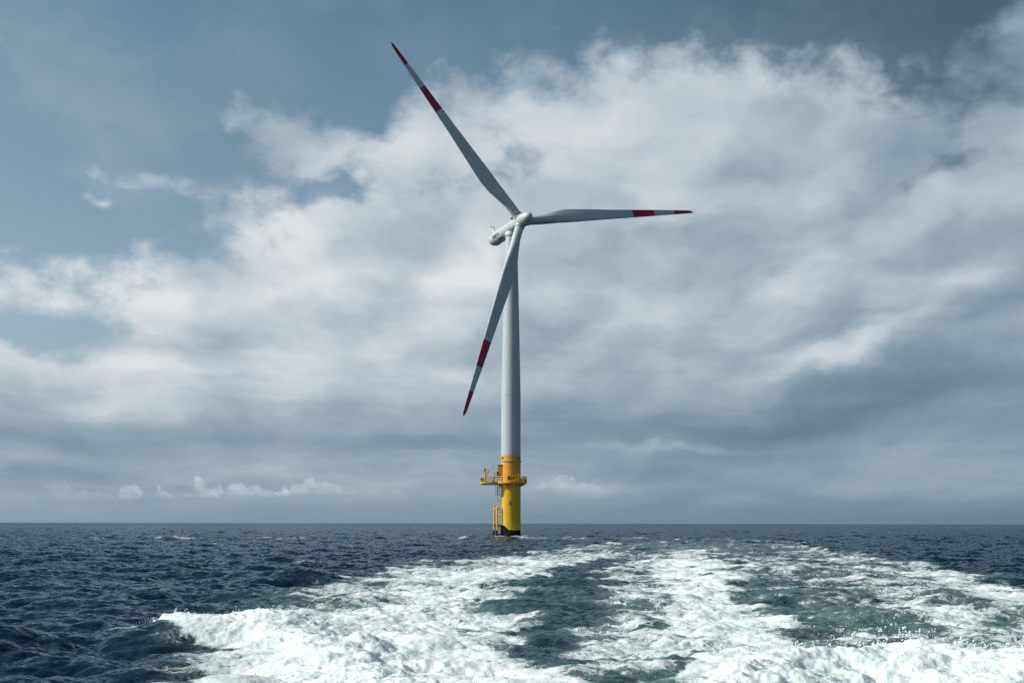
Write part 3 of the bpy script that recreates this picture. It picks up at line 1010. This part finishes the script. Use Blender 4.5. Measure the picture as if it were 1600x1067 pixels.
for z in (7.4, 8.1, 8.8, 9.5, 10.2, 10.9):
    b.tube([p + Vector((0, 0, z)) for p in hoop], 0.028, 6)
for i in (2, 4, 6):
    b.tube([hoop[i] + Vector((0, 0, 7.4)), hoop[i] + Vector((0, 0, 10.9))], 0.022, 6)
b.build('ladder_cage', M['grey_steel'], ladder)
for z in (4.2, 7.6, 10.4):
    for q in (LA, LB):
        b = MB()
        b.tube([q + Vector((0, 0, z)), q.normalized() * 2.05 + Vector((0, 0, z))], 0.045, 8)
        b.build('ladder_stay', M['amber'], ladder)

# work platform: round deck with a lay-down bay towards the crane
ZD = 11.33
outline = []
for k in range(41):
    a = R(-146 + 292 * k / 40)
    outline.append((3.45 * math.cos(a), 3.45 * math.sin(a)))
outline += [(-5.2, 2.05), (-6.1, 1.75), (-6.5, 1.1), (-6.5, -1.1), (-6.1, -1.75), (-5.2, -2.05)]
b = MB()
n_ = len(outline)
vs = [(x, y, ZD - 0.22) for x, y in outline] + [(x, y, ZD) for x, y in outline]
b.add(vs, [[i, (i + 1) % n_, n_ + (i + 1) % n_, n_ + i] for i in range(n_)] + [list(range(n_))[::-1], [n_ + i for i in range(n_)]], 0)
for k in range(8):                                        # brackets under the deck
    a = R(22 + 45 * k)
    ca, sa = math.cos(a), math.sin(a)
    t = 0.07
    pr = [(2.06, ZD - 0.95), (2.06, ZD - 0.225), (3.3, ZD - 0.225), (3.3, ZD - 0.40)]
    vs = [(r * ca - s_ * t * sa, r * sa + s_ * t * ca, z) for s_ in (-1, 1) for r, z in pr]
    b.add(vs, [[0, 1, 2, 3], [7, 6, 5, 4], [0, 4, 5, 1], [1, 5, 6, 2], [2, 6, 7, 3], [3, 7, 4, 0]], 0)
b.box((-4.6, 1.2, ZD - 0.36), (3.4, 0.18, 0.26), 0)
b.box((-4.6, -1.2, ZD - 0.36), (3.4, 0.18, 0.26), 0)
b.lathe((0, 0, 0), (0, 0, 1), [(ZD - 0.6, 2.085), (ZD - 0.6, 2.34), (ZD - 0.23, 2.34)], 64)
platform = b.build('work_platform', M['yellow'], turbine)
# toe board, rails and posts
b = MB()
inner = [(x * 0.985, y * 0.985) for x, y in outline]
loop = inner
for z, r in ((ZD + 1.22, 0.045), (ZD + 0.82, 0.026), (ZD + 0.42, 0.026)):
    b.tube([(x, y, z) for x, y in loop], r, 8, closed=True)
nl = len(loop)
vs = [(x, y, ZD + 0.005) for x, y in loop] + [(x, y, ZD + 0.16) for x, y in loop]
b.add(vs, [[i, (i + 1) % nl, nl + (i + 1) % nl, nl + i] for i in range(nl)])
acc, last = 0.0, None
for i in range(nl):
    x, y = loop[i]
    if last is not None:
        acc += math.dist((x, y), last)
    if last is None or acc > 1.0:
        b.tube([(x, y, ZD), (x, y, ZD + 1.22)], 0.036, 8)
        acc = 0.0
    last = (x, y)
railing = b.build('railing', M['yellow'], platform)

# identification board hung on the railing
b = MB()
b.box((0.10, -3.50, ZD + 0.80), (1.70, 0.05, 0.98), 0, 0, 0.01)
board = b.build('number_board', M['yellow'], platform)
letters('board_lettering', 'B14', 0.98, M['black'], board, lambda x, y, z: Vector((0.10 + x * 0.92, -3.527 - z, ZD + 0.82 + y)), 0.012, 0.03)

# crane on the lay-down bay
b = MB()
b.tube([(-5.45, 0, ZD), (-5.45, 0, ZD + 0.12)], 0.34, 16)
b.tube([(-5.45, 0, ZD + 0.1), (-5.45, 0, 13.75)], 0.15, 14)
b.box((-5.55, 0, 14.02), (0.42, 0.5, 0.75), 0, 0, 0.08)
b.box((-5.45, -0.30, 14.0), (0.6, 0.12, 0.3), 0, 0, 0.03)
crane = b.build('davit_crane', M['amber'], platform)
b = MB()
b.box((-5.28, -0.05, 14.12), (0.16, 0.46, 0.46), 0, 0, 0.04)
b.build('winch', M['dark_steel'], crane)
b = MB()
b.tube([(-5.3, -0.05, 12.62), (-4.95, -0.05, 13.25), (-3.86, -0.05, 15.22)], [0.10, 0.10, 0.075], 10)
b.box((-3.83, -0.05, 15.30), (0.26, 0.2, 0.22), 0, 0, 0.05)
b.tube([(-5.42, -0.05, 12.7), (-5.1, -0.05, 12.85)], 0.10, 10)
b.build('boom', M['amber'], crane)
b = MB()
b.tube([(-3.76, -0.05, 15.2), (-3.76, -0.05, 14.55)], 0.02, 6)
b.tube([(-3.76, -0.05, 14.62), (-3.76, -0.05, 14.42)], 0.07, 8)
b.build('hook', M['dark_steel'], crane)

# fittings on the deck
b = MB()
b.box((-6.05, 0.1, ZD + 0.47), (0.60, 0.9, 0.94), 0, 0, 0.05)
b.box((-6.05, -0.362, ZD + 0.5), (0.44, 0.02, 0.66), 0, 0, 0.004)
b.build('storage_box', M['brown'], platform)
b = MB()
b.box((-3.55, -1.7, ZD + 0.66), (0.34, 0.34, 1.30), 0, 0, 0.06)
b.tube([(-3.55, -1.7, ZD + 1.28), (-3.55, -1.7, ZD + 1.62)], 0.05, 8)
b.build('control_post', M['yellow'], platform)
b = MB()
seg = 24
for k in range(seg):
    a0, a1 = 2 * math.pi * k / seg, 2 * math.pi * (k + 1) / seg
    b.tube([(-4.35 + 0.33 * math.cos(a), -2.12, ZD + 0.72 + 0.33 * math.sin(a)) for a in (a0, (a0 + a1) / 2, a1)], 0.085, 8, 0 if (k // 3) % 2 else 1, caps=False)
b.build('lifebuoy', [M['white'], M['buoy_red']], platform)
b = MB()
b.box((2.75, -0.9, ZD + 0.62), (0.52, 0.5, 1.24), 0, 0, 0.05)
b.box((2.75, -1.158, ZD + 0.62), (0.40, 0.02, 1.0), 0, 0, 0.004)
b.build('cabinet', M['grey_steel'], platform)
for jx, jy, jw, jh in ((2.25, -1.6, 0.30, 0.9), (3.16, -0.2, 0.34, 0.72)):
    b = MB()
    b.box((jx, jy, ZD + jh / 2), (jw, 0.38, jh), 0, 0, 0.04)
    b.build('junction_box', M['brown'], platform)
b = MB()
b.tube([(1.66, -2.95, ZD), (1.66, -2.95, ZD + 1.42)], 0.075, 10)
b.lathe((1.66, -2.95, ZD + 1.42), (0, 0, 1), [(0, 0.11), (0.05, 0.13), (0.2, 0.12), (0.27, 0.0)], 14)
b.build('lantern_post', M['amber'], platform)

# door housing with its landing and steps
b = MB()
b.box((-2.28, -0.55, 13.72), (1.05, 1.25, 2.62), 0, 0, 0.05)
b.box((-2.30, -0.55, 15.08), (1.25, 1.45, 0.10), 1, 0, 0.02)
housing = b.build('door_housing', [M['amber'], M['white']], turbine)
b = MB()
b.box((-3.1, -0.75, 12.36), (0.85, 1.1, 0.08), 0)
for x in (-3.50, -2.70):
    for y in (-0.22, -1.28):
        b.tube([(x, y, ZD), (x, y, 13.5)], 0.03, 6)
for z in (13.5, 13.1, 12.75):
    b.tube([(-3.50, -0.22, z), (-3.50, -1.28, z), (-2.70, -1.28, z)], 0.026, 6)
for k in range(4):
    b.box((-3.62 - 0.12 * k, -0.75, 12.12 - 0.22 * k), (0.22, 0.9, 0.04), 0)
b.build('door_landing', M['dark_steel'], housing)
b = MB()
b.box((-2.86, -1.24, 13.32), (0.26, 0.24, 0.42), 0, 0, 0.05)
b.tube([(-2.86, -1.20, 13.1), (-2.86, -1.20, 12.4)], 0.04, 6)
b.build('floodlight', M['black'], housing)

# tower: cylindrical lower can, conical upper cans
b = MB()
def trad(z):
    return float(np.interp(z, [17, 30, 40, 50, 58, 65], [2.07, 2.065, 1.87, 1.66, 1.45, 1.22]))
prof = []
for z in np.linspace(17.0, 65.0, 49):
    prof.append((z, trad(z)))
b.lathe((0, 0, 0), (0, 0, 1), prof, 96)
tower = b.build('tower', M['grey_white'], turbine)
for z in (29.8, 47.5):
    b = MB()
    r = trad(z)
    b.lathe((0, 0, 0), (0, 0, 1), [(z - 0.07, r + .002), (z - 0.06, r + 0.03), (z + 0.06, r + 0.03), (z + 0.07, r + .002)], 96)
    b.build('flange_joint', M['grey_white'], tower)
b = MB()
b.lathe((0, 0, 0), (0, 0, 1), [(64.70, 1.23), (64.72, 1.34), (64.80, 1.36), (64.86, 1.29), (64.92, 1.40), (65.55, 1.40), (65.75, 1.3)], 64)
b.build('yaw_bearing', M['nacelle_white'], tower)

# nacelle, hub and rotor share one axis, nose to the right of the viewer
PSI, TILT, CONE, TH0, OVER = 0.486, R(6), 0.022, 0.168, 4.649
AX = Vector((math.sin(PSI) * math.cos(TILT), -math.cos(PSI) * math.cos(TILT), math.sin(TILT)))
E1 = Vector((math.cos(PSI), math.sin(PSI), 0))
E2 = AX.cross(E1) if AX.cross(E1).z > 0 else E1.cross(AX)
HUB = Vector((0, 0, 66.703)) + AX * OVER

b = MB()
b.lathe(HUB, -AX, [(1.62, 0.9), (1.64, 1.22), (1.75, 1.27), (2.3, 1.30), (3.2, 1.33), (3.22, 1.36), (5.2, 1.44), (7.0, 1.50), (9.0, 1.52), (11.0, 1.50), (12.4, 1.44), (13.1, 1.32), (13.6, 1.12), (13.95, 0.84), (14.15, 0.46), (14.2, 0.0)], 72)
b.box(HUB - AX * 5.0 - E2 * 1.25, (1.9, 1.9, 0.7), 0, PSI, 0.2)
nacelle = b.build('nacelle', M['nacelle_white'], turbine, 50)

def on_nacelle(s, ang, r):
    """point on the nacelle side that faces the viewer: s metres behind the hub, ang degrees above the axis"""
    return HUB - AX * s + (-E1 * math.cos(R(ang)) + E2 * math.sin(R(ang))) * r

letters('nacelle_lettering', 'EnBW', 1.0, M['letter'], nacelle, lambda x, y, z: on_nacelle(9.4 - x * 1.12, -14 + math.degrees(y / 1.52), 1.525 + z), 0.03, 0.02)
def slot(s0, s1, a0, a1, name, depth=0.03):
    q = MB()
    vs, fs = [], []
    n = 10
    for i in range(n + 1):
        s_ = s0 + (s1 - s0) * i / n
        r = float(np.interp(s_, [1.6, 3.2, 5.2, 7, 9, 11, 12.4, 13.2, 13.8, 14.2], [1.22, 1.36, 1.44, 1.5, 1.52, 1.5, 1.44, 1.32, 1.10, .82])) + depth
        for j in range(7):
            vs.append(on_nacelle(s_, a0 + (a1 - a0) * j / 6, r))
    for i in range(n):
        for j in range(6):
            fs.append([i * 7 + j, i * 7 + j + 1, (i + 1) * 7 + j + 1, (i + 1) * 7 + j])
    q.add(vs, fs)
    o = q.build(name, M['black'], nacelle)
    md = o.modifiers.new('thickness', 'SOLIDIFY')
    md.thickness = 0.05
    return o
slot(7.3, 9.2, -64, -54, 'vent_slot')
slot(11.4, 12.7, -122, -98, 'service_hatch')
for s_ in (3.25, 6.6, 10.9):
    b = MB()
    r = float(np.interp(s_, [1.6, 3.2, 5.2, 7, 9, 11, 12.4], [1.22, 1.36, 1.44, 1.5, 1.52, 1.5, 1.44]))
    b.lathe(HUB, -AX, [(s_ - 0.03, r), (s_ - 0.02, r + 0.018), (s_ + 0.02, r + 0.018), (s_ + 0.03, r)], 72)
    b.build('panel_seam', M['nacelle_white'], nacelle)
# wind vane fin with its cross bar, at the tail
b = MB()
v0 = HUB - AX * 11.9 + E2 * 1.35
v1 = HUB - AX * 13.2 + E2 * 1.25
t1 = HUB - AX * 13.15 + E2 * 3.15
t2 = HUB - AX * 13.6 + E2 * 3.15
w_ = E1 * 0.16
b.add([v0 - w_, v1 - w_, t2 - w_ * .6, t1 - w_ * .6, v0 + w_, v1 + w_, t2 + w_ * .6, t1 + w_ * .6],
      [[0, 1, 2, 3], [7, 6, 5, 4], [0, 4, 5, 1], [1, 5, 6, 2], [2, 6, 7, 3], [3, 7, 4, 0]])
vane = b.build('sensor_mast', M['nacelle_white'], nacelle)
b = MB()
tc_ = (t1 + t2) / 2
b.tube([tc_ - E1 * 0.55 + E2 * 0.03, tc_ + E1 * 0.55 + E2 * 0.03], 0.06, 8)
for s_ in (-0.5, 0.0, 0.5):
    b.tube([tc_ + E1 * s_, tc_ + E1 * s_ + E2 * 0.22], 0.05, 8)
b.build('sensor_bar', M['dark_steel'], vane)
b = MB()
p = HUB - AX * 4.2 + E2 * 1.42
b.tube([p, p + E2 * 0.5], 0.09, 10)
lp = b.build('warning_light', M['nacelle_white'], nacelle)
b = MB()
b.lathe(p + E2 * 0.45, E2, [(0, 0.16), (0.05, 0.24), (0.35, 0.24), (0.48, 0.14), (0.52, 0.0)], 16)
b.build('light_dome', M['dark_steel'], lp)
# roof hatch rail
b = MB()
for s_ in (6.5, 8.0, 9.5):
    b.tube([HUB - AX * s_ + E2 * 1.47 - E1 * 0.3, HUB - AX * s_ + E2 * 1.80 - E1 * 0.3], 0.022, 6)
b.tube([HUB - AX * 6.5 + E2 * 1.80 - E1 * 0.3, HUB - AX * 9.5 + E2 * 1.80 - E1 * 0.3], 0.02, 6)
b.build('roof_rail', M['grey_steel'], nacelle)

b = MB()
b.lathe(HUB, AX, [(-1.58, 0.8), (-1.56, 1.30), (-1.45, 1.40), (-0.8, 1.47), (0, 1.50), (0.9, 1.47), (1.7, 1.36), (2.4, 1.20), (3.0, 1.03), (3.5, 0.84), (3.85, 0.62), (4.08, 0.36), (4.16, 0.0)], 72)
hub = b.build('rotor_hub', M['nacelle_white'], turbine, 50)

RAD = [1.30, 2.2, 3.2, 4.5, 6.0, 7.5, 9.0, 10.3, 11.5, 12.6, 14, 16, 18, 21, 24, 26.6, 29.3, 32.3, 35.3, 38.1, 41.0, 43.0, 44.6, 45.6, 46.1, 46.4, 46.5]
TAB_R = [1.3, 3.2, 4.5, 6.0, 9.0, 11.5, 13, 18, 24, 29.3, 35.3, 41, 44.6, 45.8, 46.3, 46.5]
TAB_C = [1.92, 1.92, 1.98, 2.25, 2.95, 3.25, 3.22, 2.80, 2.27, 1.90, 1.50, 1.07, 0.80, 0.62, 0.36, 0.10]
TAB_T = [1.0, 1.0, .95, .74, .44, .34, .31, .26, .22, .20, .19, .18, .17, .17, .17, .17]
TAB_B = [1.0, 1.0, .9, .55, .08, 0, 0, 0, 0, 0, 0, 0, 0, 0, 0, 0]     # share of the round root section
TAB_W = [14, 14, 13.5, 12.5, 10, 8.5, 7.6, 5.0, 3.2, 2.2, 1.2, .5, 0, 0, 0, 0]
NP = 44
for k in range(3):
    th = TH0 + k * 2 * math.pi / 3
    d_ = (E1 * math.cos(th) + E2 * math.sin(th)) * math.cos(CONE) + AX * math.sin(CONE)
    t_ = E1 * math.sin(th) - E2 * math.cos(th)              # towards the leading edge: the rotor turns clockwise
    b = MB()
    rings = []
    for r in RAD:
        c_ = float(np.interp(r, TAB_R, TAB_C))
        tk = float(np.interp(r, TAB_R, TAB_T))
        bl = float(np.interp(r, TAB_R, TAB_B))
        be = R(float(np.interp(r, TAB_R, TAB_W)) + 2.0)
        le = t_ * math.cos(be) + AX * math.sin(be)
        nm = AX * math.cos(be) - t_ * math.sin(be)
        ring = []
        for j in range(NP):
            u = 2 * math.pi * j / NP
            xc = 0.5 * (1 + math.cos(u))                     # 0 at the leading edge, 1 at the trailing edge
            yt = 5 * tk * (0.2969 * math.sqrt(xc) - 0.126 * xc - 0.3516 * xc ** 2 + 0.2843 * xc ** 3 - 0.1036 * xc ** 4)
            camb = 0.035 * 4 * xc * (1 - xc)
            yy = (yt if u < math.pi else -yt) - camb * 1.0
            af = le * ((0.27 - xc) * c_) + nm * (yy * c_)
            cr_ = le * (-math.cos(u) * c_ / 2) + nm * (math.sin(u) * c_ / 2)
            ring.append(HUB + d_ * r + af * (1 - bl) + cr_ * bl)
        rings.append(ring)
    vs = [p for rg in rings for p in rg]
    for i in range(len(RAD) - 1):
        mid_r = (RAD[i] + RAD[i + 1]) / 2
        mi = 1 if (29.3 < mid_r < 35.3 or mid_r > 41.0) else 0
        o0 = len(b.v)
        b.add(rings[i] + rings[i + 1], [[j, (j + 1) % NP, NP + (j + 1) % NP, NP + j] for j in range(NP)], mi)
    b.add(rings[-1], [list(range(NP))])
    bl_ = b.build('blade', [M['blade_grey'], M['red']], turbine, 50)
    b = MB()
    b.lathe(HUB, d_, [(1.1, 1.0), (1.1, 1.10), (1.62, 1.10), (1.70, 1.06), (1.72, 0.97)], 48)
    b.lathe(HUB, d_, [(1.72, 0.965), (1.73, 1.02), (1.80, 1.02), (1.81, 0.965)], 48, 1)
    b.build('root_collar', [M['nacelle_white'], M['dark_steel']], bl_)
